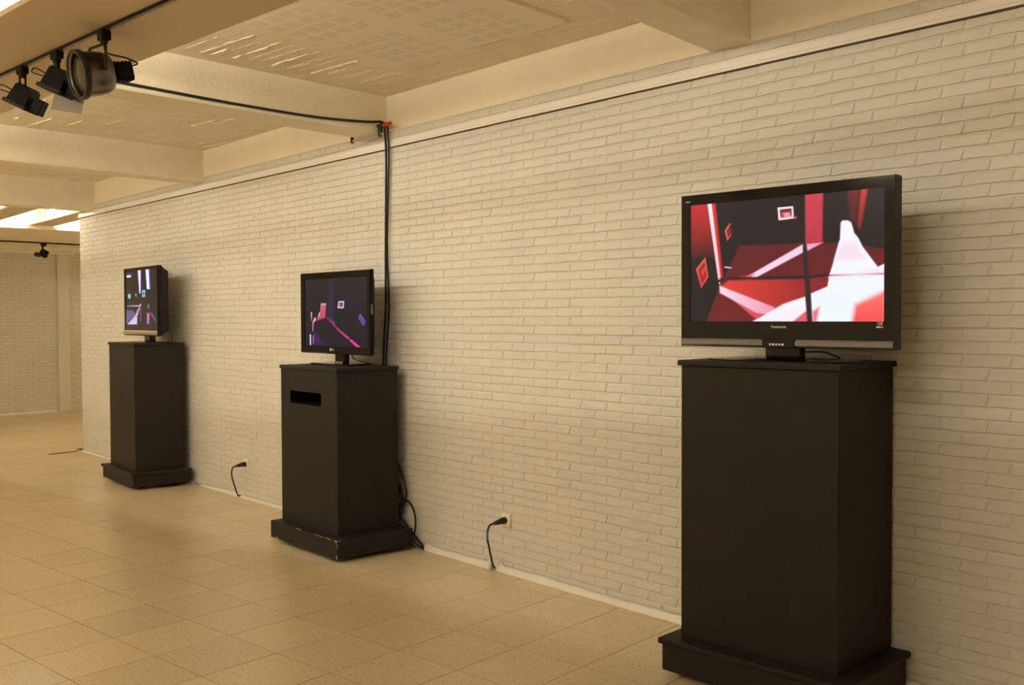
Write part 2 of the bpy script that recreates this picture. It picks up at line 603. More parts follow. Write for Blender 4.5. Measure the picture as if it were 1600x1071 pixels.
# far brick wall with its rail, cream head band and pilaster
GA = R(5.0)
far = struct(MB().box((-.2, -9.5, 0), (0, 5, 2.69)).build('wall_back', M_FAR))
far.location = (-11.9, .8, 0); far.rotation_euler = (0, 0, GA)
MB().box((-.2, -9.5, 2.69), (.006, 5, 3.3)).build('wall_head', M_CREAM, far)
MB().box((0, -9.5, 2.655), (.035, .9, 2.69), .004).build('rail', M_TRIM, far)
MB().box((-.02, .60, 0), (.05, .80, 2.655), .004).build('pilaster', mat('smooth_grey_paint', (.66, .61, .53), rough=.6), far)
MB().box((0, -9.5, 0), (.012, .58, .03), .002).build('skirting', M_STRIP, far)

# ceiling slab and beams
ceil = struct(MB().box((-14.2, ROOM_Y0 - .2, Z_CEIL), (8.8, 4.2, Z_CEIL + .2)).build('ceiling', M_CEIL))
struct(MB().box((-14.2, ROOM_Y0, 2.78), (-8.55, 4.0, Z_CEIL)).build('ceiling_lowered', M_CREAM))
def beam(xr, w, ang, z0):
    a = R(ang)
    d = Vector((math.cos(a), math.sin(a)))
    L = 7.7
    M = Matrix.Translation((xr, 0, 0)) @ Matrix.Rotation(a - R(90), 4, 'Z')
    mb = MB()
    n = 40
    rg = random.Random(int(xr * 10) + 5)
    prof_n = 6
    V = []
    for i in range(n + 1):
        y = -L + (L + .02) * i / n
        e1, e2 = rg.uniform(-.002, .002), rg.uniform(-.003, .003)
        V += [(0, y, Z_CEIL + .02), (e1, y, z0 + .014), (-.012, y, z0 + e2 * .5), (-w + .012, y, z0 + e2 * .5), (-w - e1, y, z0 + .014), (-w, y, Z_CEIL + .02)]
    F = []
    for i in range(n):
        for k in range(prof_n):
            F.append([i * 6 + k, i * 6 + (k + 1) % 6, (i + 1) * 6 + (k + 1) % 6, (i + 1) * 6 + k])
    F += [[0, 1, 2, 3, 4, 5], [n * 6 + k for k in range(6)]]
    o = struct(mb.poly(V, F).build('ceiling_beam', M_BEAM))
    o.matrix_world = M
    return o
BEAMS = [(5.87, .23, 97, 2.883), (2.86, .235, 98.5, 2.883), (-.17, .30, 95, 2.872), (-3.14, .25, 95, 2.845), (-5.99, .25, 90, 2.815)]
for bb in BEAMS:
    beam(*bb)
# beam 5 goes on past the end of the wall
struct(MB().box((-6.24, 0.02, 2.815), (-5.99, 4.0, Z_CEIL)).build('ceiling_beam', M_BEAM)) if False else None

# board marks: broken concrete ridges on the ceiling
rg = random.Random(21)
mb = MB()
def ridge(x0, x1, y, ang, hh):
    n = max(3, int((x1 - x0) / .035))
    V, F = [], []
    for i in range(n + 1):
        x = x0 + (x1 - x0) * i / n
        yy = y + math.tan(ang) * (x - x0) + rg.uniform(-.0025, .0025)
        end = .15 if i in (0, n) else 1
        w, h = (.0022 + rg.random() * .0035) * end, (hh * (.4 + rg.random())) * end
        V += [(x, yy - w, Z_CEIL + .001), (x, yy, Z_CEIL - h), (x, yy + w, Z_CEIL + .001)]
    for i in range(n):
        F += [[i * 3, i * 3 + 1, i * 3 + 4, i * 3 + 3], [i * 3 + 1, i * 3 + 2, i * 3 + 5, i * 3 + 4]]
    mb.poly(V, F)
for (xa, xb) in ((-6.0, -3.5), (-3.0, -.55), (.05, 2.55), (2.95, 5.5)):
    dens = {.05: 1.0, 2.95: 1.0}.get(xa, .25)
    y = -2.3
    while y < -.15:
        y += rg.uniform(.07, .13)
        x = xa + rg.uniform(0, .12)
        while x < xb - .1:
            L = rg.uniform(.08, .65)
            if rg.random() < .75 * dens:
                ridge(x, min(x + L, xb), y + rg.uniform(-.01, .01) + .1 * (x - xa), R(6), rg.choice((.0025, .004, .007)))
            x += L + rg.uniform(.02, .3)
y = -2.25
while y < -.2:
    x = .09 + rg.uniform(0, .03)
    xe = .50 + .02 * y
    while x < xe - .05:
        L = rg.uniform(.10, .42)
        ridge(x, min(x + L, xe), y + .1 * (x - .05), R(6), rg.choice((.002, .003, .005, .007)))
        x += L + rg.uniform(.01, .06)
    y += rg.uniform(.085, .16)
ri = mb.build('concrete_ridges', M_CEIL, ceil)
ri['kind'] = 'stuff'

# acoustic board with groups of perforated squares
PA = R(7)
panel = thing('acoustic_panel', 'flat pale acoustic ceiling board with groups of small perforated squares', 'ceiling panel', (0, 0, Z_CEIL - .018), PA)
MB().box((.50, -2.45, 0), (1.91, -.565, .019), .002).build('board', M_PANEL, panel)
ps = None
for gx in (.88, 1.52):
    for gy in (-.85, -1.45, -2.05):
        for i in range(4):
            for j in range(4):
                if ps is None:
                    o = MB().box((-.042, -.042, -.0004), (.042, .042, .004)).build('perforated_square', M_PATCH, panel)
                    mbh = MB()
                    ps = o.data
                else:
                    o = bpy.data.objects.new('perforated_square', ps); COL.objects.link(o); o.parent = panel
                o.location = (gx + (i - 1.5) * .124, gy + (j - 1.5) * .121, 0)
# ------------------------------------------------------------------ lighting troughs
def baffle(label, p0, ang, length, width, z0, tubes, off):
    """suspended board that screens the fluorescent battens fixed to the ceiling above it"""
    t = thing('light_baffle', label, 'light baffle', (p0[0], p0[1], 0), ang)
    w = width / 2
    MB().box((0, -w, z0), (length, w, z0 + .022), .002).build('board', M_TROUGH, t)
    for x, power in tubes:
        h = MB().box((x - .03, min(off) - .03, Z_CEIL - .090), (x + 1.23, max(off) + .03, Z_CEIL - .060), .004).box((x + .2, (min(off) + max(off)) / 2 - .02, Z_CEIL - .062), (x + .24, (min(off) + max(off)) / 2 + .02, Z_CEIL - .001)).box((x + .96, (min(off) + max(off)) / 2 - .02, Z_CEIL - .062), (x + 1.0, (min(off) + max(off)) / 2 + .02, Z_CEIL - .001)).build('batten_housing', M_TROUGHIN, t)
        for y in off:
            MB().tube([(x, y, Z_CEIL - .125), (x + 1.2, y, Z_CEIL - .125)], .013, 10, sub=1).build('fluorescent_tube', tube_material(power), h)
            for e in (x - .02, x + 1.2):
                MB().box((e, y - .015, Z_CEIL - .142), (e + .02, y + .015, Z_CEIL - .088), .003).build('lamp_holder', M_TROUGHIN, h)
    n = int(length // 2)
    for k in range(n + 1):
        x = .4 + k * (length - .8) / max(1, n)
        MB().tube([(x, -w + .05, z0 + .01), (x, -w + .05, Z_CEIL)], .005, 6, sub=1).build('hanger_rod', M_TROUGHIN, t)
    return t
TR_A = R(5.0)
TR_Z0 = 2.650
TR_C = Vector((1.8, -2.702))
td = Vector((math.cos(TR_A), math.sin(TR_A)))
tn = Vector((-math.sin(TR_A), math.cos(TR_A)))
t0 = TR_C - td * 9.6
tubes = [((xa - t0.x) / td.x, pw) for xa, pw in TUBES]
baffle('long beige board under the ceiling carrying the spotlight track', t0, TR_A, 16.0, .63, TR_Z0, tubes, (-.16, .10))
for k, (x, y) in enumerate(FILL_BATTENS):
    t = thing('fill_batten', 'unseen fluorescent batten added as fill light on the camera side of the room', 'fill light', (x, y, Z_CEIL), TR_A, 'added fill battens')
    MB().box((-.63, -.03, -.045), (.63, .03, -.001), .004).build('housing', M_TROUGHIN, t)
    MB().tube([(-.6, 0, -.075), (.6, 0, -.075)], .013, 10, sub=1).build('fluorescent_tube', tube_material(TUBE_FILL), t)
    for e in (-.62, .6):
        MB().box((e, -.015, -.092), (e + .02, .015, -.044), .003).build('lamp_holder', M_TROUGHIN, t)
baffle('short board in the far bay, nearer the corner of the brick wall', (-8.54, .17), R(-1.5), 2.20, .30, 2.825, ((.45, TUBE_FAR),), (0,))
baffle('short board in the far bay, cut off by the left picture edge', (-8.54, -.60), R(-1.5), 2.20, .30, 2.825, ((.45, TUBE_FAR * .10),), (0,))

# ------------------------------------------------------------------ track with spotlights
def tp(s, off=0, z=TR_Z0):
    p = TR_C + td * s + tn * off
    return Vector((p.x, p.y, z))
tr = thing('lighting_track', 'thin black lighting track under the long beige trough', 'lighting track', tp(-3.5), TR_A)
MB().box((0, -.011, -.010), (6.5, .011, 0), .002).build('rail', M_MATTE, tr)
MB().box((0, -.004, -.0112), (6.5, .004, -.0098)).build('slot', M_STEEL, tr)
VL = Vector((-math.cos(CAM_YAW), -math.sin(CAM_YAW), 0))     # the way the lamps are turned: along this line
VT = Vector((math.sin(CAM_YAW), -math.cos(CAM_YAW), 0))
UP = Vector((0, 0, 1))

def adapter(parent, h=.062, w=.020):
    mb = MB().box((-.03, -.016, -h), (.03, .016, 0), .003)
    mb.box((-.016, -.012, -h - .014), (.016, .012, -h + .002), .003)
    mb.build('track_adapter', M_MATTE, parent)

def box_flood(label, s, tilt, arm, sheet=False, twin=True):
    base = tp(s, 0, TR_Z0 - .010)
    t = thing('track_spotlight', label, 'spotlight', base, TR_A, 'spotlights on the black ceiling track')
    Rz = Matrix.Rotation(-TR_A, 4, 'Z')
    adapter(t, .030)
    a0 = -.040
    loc = lambda v: Rz @ Vector(v)
    mb = MB()
    hang = loc(VL * .012)
    if twin:
        for k in (-1, 1):
            q = VL * (.012 * k)
            mb.tube([loc(q + UP * a0), loc(q + UP * (a0 - arm))], .0045, 8, sub=1)
    else:
        mb.box((-.014, -.008, a0 - arm), (.014, .008, a0), .002)
    mb.build('stem', M_MATTE, t)
    c = loc(VL * -.006 + UP * (a0 - arm - .040))
    ax = (VL * math.cos(tilt) - UP * math.sin(tilt))           # box width direction
    nz = (VL * math.sin(tilt) + UP * math.cos(tilt))           # box height direction
    ax, nz = (VL * math.cos(-tilt) - UP * math.sin(-tilt)), (VL * math.sin(-tilt) + UP * math.cos(-tilt))
    dp = ax.cross(nz) * -1
    M = Rz @ frame((0, 0, 0), ax, nz.cross(ax), nz)
    M.translation = c
    hb = MB()
    V = [(-.042, -.05, -.035), (.042, -.05, -.035), (.042, .05, -.035), (-.042, .05, -.035),
         (-.036, -.04, .04), (.036, -.04, .04), (.036, .04, .04), (-.036, .04, .04)]
    hb.poly(V, [[3, 2, 1, 0], [4, 5, 6, 7], [0, 1, 5, 4], [1, 2, 6, 5], [2, 3, 7, 6], [3, 0, 4, 7]], M)
    body = hb.build('housing', M_MATTE, t)
    fr = MB()
    for a, b in (((-.052, -.056, -.05), (.052, -.048, -.034)), ((-.052, .048, -.05), (.052, .056, -.034)),
                 ((-.052, -.056, -.05), (-.044, .056, -.034)), ((.044, -.056, -.05), (.052, .056, -.034))):
        fr.box(a, b, .0015, M=M)
    fr.build('front_frame', M_DGREY, body)
    MB().box((-.044, -.048, -.040), (.044, .048, -.037), M=M).build('glass', M_GLOSS, body)
    for k in range(4):
        MB().box((-.03 + .018 * k, -.038, .04), (-.024 + .018 * k, .038, .047), M=M).build('cooling_fin', M_MATTE, body)
    # separate control box on a bracket on the wall side
    MB().box((-.095, -.025, -.045), (-.052, .025, .02), .003, M=M).build('control_box', M_MATTE, t)
    MB().box((-.055, -.010, -.018), (-.040, .010, -.008), M=M).build('bracket', M_MATTE, t)
    MB().tube([loc(ax * .0 + UP * (a0 - arm - .02) + VL * .03), loc(VL * .085 + UP * (a0 - arm + .012)), loc(VL * .10 + UP * (a0 - arm - .004)),
               loc(VL * .06 + UP * (a0 - arm - .018)), loc(VL * .03 + UP * (a0 - arm - .024))], .0028, 6).build('lead', M_RUBBER, t)
    if sheet:
        q = [VL * .045 + UP * (a0 - arm - .065), VL * -.085 + UP * (a0 - arm - .055), VL * -.062 + UP * (a0 - arm - .155), VL * .062 + UP * (a0 - arm - .135)]
        q = [loc(v - VT * .075) for v in q]
        q2 = [v + loc(VT * .0012) for v in q]
        MB().poly(q + q2, [[0, 1, 2, 3], [7, 6, 5, 4], [0, 4, 5, 1], [1, 5, 6, 2], [2, 6, 7, 3], [3, 7, 4, 0]]).build('filter_sheet', M_SHEET, t)
    return t
def s_of(x):
    return (x - TR_C.x) / td.x
box_flood('black box floodlight on twin rods, leftmost on the track', s_of(1.144), R(26), .045)
box_flood('black box floodlight with a grey filter sheet, middle of the track', s_of(1.492), R(22), .035, sheet=True, twin=False)

# big round floodlight
base = tp(s_of(1.909), 0, TR_Z0 - .010)
t = thing('round_floodlight', 'round chrome floodlight with glass front hung on a black yoke', 'spotlight', base, TR_A, 'spotlights on the black ceiling track')
Rz = Matrix.Rotation(-TR_A, 4, 'Z')
MB().box((-.024, -.017, -.036), (.024, .017, 0), .003).box((-.011, -.010, -.048), (.011, .010, -.034), .002).build('track_adapter', M_MATTE, t)
axis = (VL * .74 + VT * .66 - UP * .22).normalized()
c = VL * .040 - UP * .157
sx = UP.cross(axis).normalized(); sy = axis.cross(sx)
M = Rz @ frame(c, sx, sy, axis)
drum = MB().lathe([(.0, -.066), (.040, -.064), (.066, -.056), (.076, -.036), (.080, -.006), (.081, .040), (.085, .044), (.085, .058), (.079, .060),
                   (.078, .050), (.076, .030), (.068, -.004), (.046, -.036), (.0, -.050)], 40, M).build('chrome_drum', M_CHROME, t)
MB().lathe([(.0, .0525), (.050, .0515), (.0775, .046), (.0775, .043), (.050, .0485), (.0, .0495)], 32, M).build('front_glass', M_GLASS, drum)
MB().lathe([(.077, .047), (.075, .029), (.067, -.003), (.045, -.035), (.0, -.048)], 32, M).build('reflector_bowl', M_REFL, drum)
rim = MB().lathe([(.086, .040), (.090, .043), (.090, .062), (.086, .066), (.080, .064), (.080, .061), (.0845, .0595), (.0845, .043)], 40, M)
rim.build('rim', M_BLACK, drum)
MB().lathe([(.0, -.02), (.012, -.018), (.014, .012), (.0, .020)], 14, M).build('bulb', M_TROUGHIN, drum)
hs = MB().box((-.032, -.032, -.140), (.032, .032, -.056), .006, M=M)
hs.box((-.040, -.024, -.132), (.040, .024, -.07), .004, M=M)
hs.build('rear_housing', M_MATTE, t)
for k in range(5):
    MB().box((-.036, -.036, -.134 + .015 * k), (.036, .036, -.130 + .015 * k), .001, M=M).build('cooling_fin', M_MATTE, t)
lc = lambda v: Rz @ v
yoke = MB()
W_ = .022
def strap(pts, w=.018, th=.004):
    V, F = [], []
    for i, p in enumerate(pts):
        d = (pts[min(i + 1, len(pts) - 1)] - pts[max(i - 1, 0)]).normalized()
        nn = d.cross(VT).normalized()
        for a, b in ((-1, -1), (1, -1), (1, 1), (-1, 1)):
            V.append(lc(p + VT * (a * w / 2) + nn * (b * th / 2)))
    for i in range(len(pts) - 1):
        for k in range(4):
            F.append([i * 4 + k, i * 4 + (k + 1) % 4, (i + 1) * 4 + (k + 1) % 4, (i + 1) * 4 + k])
    F += [[0, 1, 2, 3], [(len(pts) - 1) * 4 + k for k in range(4)]]
    yoke.poly(V, F)
ya, yb_ = c - axis * .012 + sx * .092, c - axis * .012 - sx * .092          # pivots on both sides of the drum
top = -UP * .047
if (ya - yb_).dot(VL) < 0:
    ya, yb_ = yb_, ya
strap([ya, ya + UP * .03, ya.lerp(Vector((ya.x, ya.y, top.z)), .75), ya * .85 + Vector((0, 0, top.z - ya.z * .85)) * 1.0, top + Vector((ya.x, ya.y, 0)) * .4, top,
       top + Vector((yb_.x, yb_.y, 0)) * .4, Vector((yb_.x * .85, yb_.y * .85, top.z - .006)), yb_.lerp(Vector((yb_.x, yb_.y, top.z)), .75), yb_ + UP * .03, yb_])
yoke.build('yoke', M_MATTE, t)
MB().tube([lc(-UP * .045), lc(VL * -.004 - UP * .075), lc(VL * -.03 - UP * .088), lc(VL * -.07 - VT * .03 - UP * .092), lc(VL * -.10 - VT * .06 - UP * .105), lc(c - axis * .13 + UP * .02)], .003, 6).build('lead', M_RUBBER, t)
for k in range(4):
    a = R(45 + 90 * k)
    MB().tube([(M @ Vector((.086 * math.cos(a), .086 * math.sin(a), .05))), (M @ Vector((.093 * math.cos(a), .093 * math.sin(a), .05)))], .004, 8, sub=1).build('clip', M_BLACK, drum)

# far little spotlight under the lowered ceiling
fs = thing('far_track', 'thin dark track on the lowered ceiling along the far wall', 'lighting track', (-11.0, .92, 2.78), GA)
MB().box((-.02, -6, -.02), (.02, 3.0, 0)).build('rail', M_MATTE, fs)
t = thing('track_spotlight', 'small black spotlight in the distance by the far brick wall', 'spotlight', (-11.0, .92, 2.76), GA, 'spotlights on the black ceiling track')
MB().box((-.02, -.04, -.04), (.02, .04, 0), .004).build('track_adapter', M_MATTE, t)
MB().box((-.008, -.025, -.12), (.008, .0, -.03)).build('stem', M_MATTE, t)
Mf = Matrix.Translation((0, 0, -.155)) @ Matrix.Rotation(R(-24), 4, 'X')
MB().box((-.05, -.05, -.055), (.05, .055, .055), .006, M=Mf).build('housing', M_MATTE, t)
MB().box((-.045, -.115, -.085), (.045, -.04, -.03), .005, M=Mf).build('front_frame', M_DGREY, t)

# ------------------------------------------------------------------ pedestals
def pedestal(label, key, px, py, rot, PW, PD, zp, cx, cy, CW, CD, H, ov, lip, slot=None, chips=False):
    m = M_PED[key]
    t = thing('plinth_pedestal', label, 'pedestal', (px, py, 0), rot, 'dark painted display pedestals')
    c, s = math.cos(-rot), math.sin(-rot)
    ox, oy = (cx - px) * c - (cy - py) * s, (cx - px) * s + (cy - py) * c
    zb = .028
    if lip:
        pl = MB().box((-PW / 2 + .014, -PD / 2 + .014, zb), (PW / 2 - .014, PD / 2 - .014, zp - .026), .008, 2).build('plinth', m, t)
        MB().box((-PW / 2, -PD / 2, zp - .026), (PW / 2, PD / 2, zp), .008, 3).build('plinth_moulding', m, t)
    else:
        pl = MB().box((-PW / 2, -PD / 2, zb), (PW / 2, PD / 2, zp), .005, 2).build('plinth', m, t)
    for a in (-1, 1):
        for b in (-1, 1):
            x, y = a * (PW / 2 - .12), b * (PD / 2 - .12)
            cs = MB().box((x - .03, y - .03, .022), (x + .03, y + .03, .0285)).build('caster_plate', M_DGREY, t)
            MB().lathe([(0, -.011), (.012, -.011), (.0125, 0), (.012, .011), (0, .011)], 14,
                       Matrix.Translation((x, y, .0126)) @ Matrix.Rotation(R(90), 4, 'X')).build('caster_wheel', M_BLACK, cs)
    x0, x1, y0, y1 = ox - CW / 2, ox + CW / 2, oy - CD / 2, oy + CD / 2
    zt = H - .024
    if slot is None:
        MB().box((x0, y0, zp), (x1, y1, zt), .003).build('column', m, t)
    else:
        sx0, sx1, sz0, sz1 = slot
        mb = MB()
        xs, zs = [x0, ox + sx0, ox + sx1, x1], [zp, sz0, sz1, zt]
        V = [(x, y0, z) for z in zs for x in xs]
        F = [[j * 4 + i, j * 4 + i + 1, (j + 1) * 4 + i + 1, (j + 1) * 4 + i] for j in range(3) for i in range(3) if not (i == 1 and j == 1)]
        n = len(V)
        V += [(x0, y1, zp), (x1, y1, zp), (x1, y1, zt), (x0, y1, zt)]
        F += [[n + 1, n, n + 3, n + 2], [0, n, n + 1, 3][::-1], [12, 15, n + 2, n + 3]]
        F += [[0, 4, 8, 12, n + 3, n], [3, n + 1, n + 2, 15, 11, 7]]
        mb.poly(V, F)
        mb.build('column', m, t)
        # the slot: board edges and a dark hollow behind
        xa, xb = ox + sx0, ox + sx1
        mb = MB()
        d = .30
        V = [(xa, y0, sz0), (xb, y0, sz0), (xb, y0, sz1), (xa, y0, sz1), (xa, y0 + d, sz0), (xb, y0 + d, sz0), (xb, y0 + d, sz1), (xa, y0 + d, sz1)]
        mb.poly(V, [[0, 1, 5, 4], [1, 2, 6, 5], [2, 3, 7, 6], [3, 0, 4, 7], [4, 5, 6, 7]])
        mb.build('slot_recess', M_MATTE, t, recalc=False)
    MB().box((x0 - ov, y0 - ov, zt), (x1 + ov, y1 + ov, H), .004, 2).build('top_board', m, t)
    if chips:
        rg = random.Random(5)
        mb = MB()
        for (x, y, z, a, b, c2) in ((PW / 2 - .012, -PD / 2, zp - .004, .016, .003, .006), (PW / 2 - .002, -PD / 2 + .002, zp - .035, .003, .003, .016),
                                    (PW / 2 - .003, -PD / 2 + .001, zb + .014, .004, .003, .012), (-.05, -PD / 2, zp - .002, .03, .002, .003),
                                    (.22, -PD / 2, zp - .002, .05, .002, .002), (.34, -PD / 2, zp - .001, .03, .003, .003), (-.36, -PD / 2, zb + .01, .02, .002, .004),
                                    (PW / 2, -PD / 2 + .02, zp - .002, .002, .012, .003)):
            M2 = Matrix.Translation((x, y, z)) @ Matrix.Rotation(rg.uniform(-.1, .1), 4, 'Y')
            mb.box((-a, -b * .4, -c2), (a, b * .4, c2), M=M2)
        ch = mb.build('chipped_paint', M_CHIP, t)
        ch['kind'] = 'stuff'
    return t
pedestal('tall dark brown pedestal farthest away, beside the end of the wall', 'a', -3.808, -.318, -.038, .890, .565, .158, -3.832, -.294, .709, .463, 1.348, .010, True)
pedestal('dark grey pedestal with a slot in front and chipped plinth edges', 'b', -.258, -.356, -.014, .898, .592, .148, -.312, -.330, .760, .475, 1.248, .009, False,
         slot=(-.245, .175, .985, 1.072), chips=True)
pedestal('largest dark brown pedestal, nearest on the right', 'c', 3.262, -.348, .071, .880, .585, .172, 3.245, -.300, .733, .495, 1.391, .012, True)
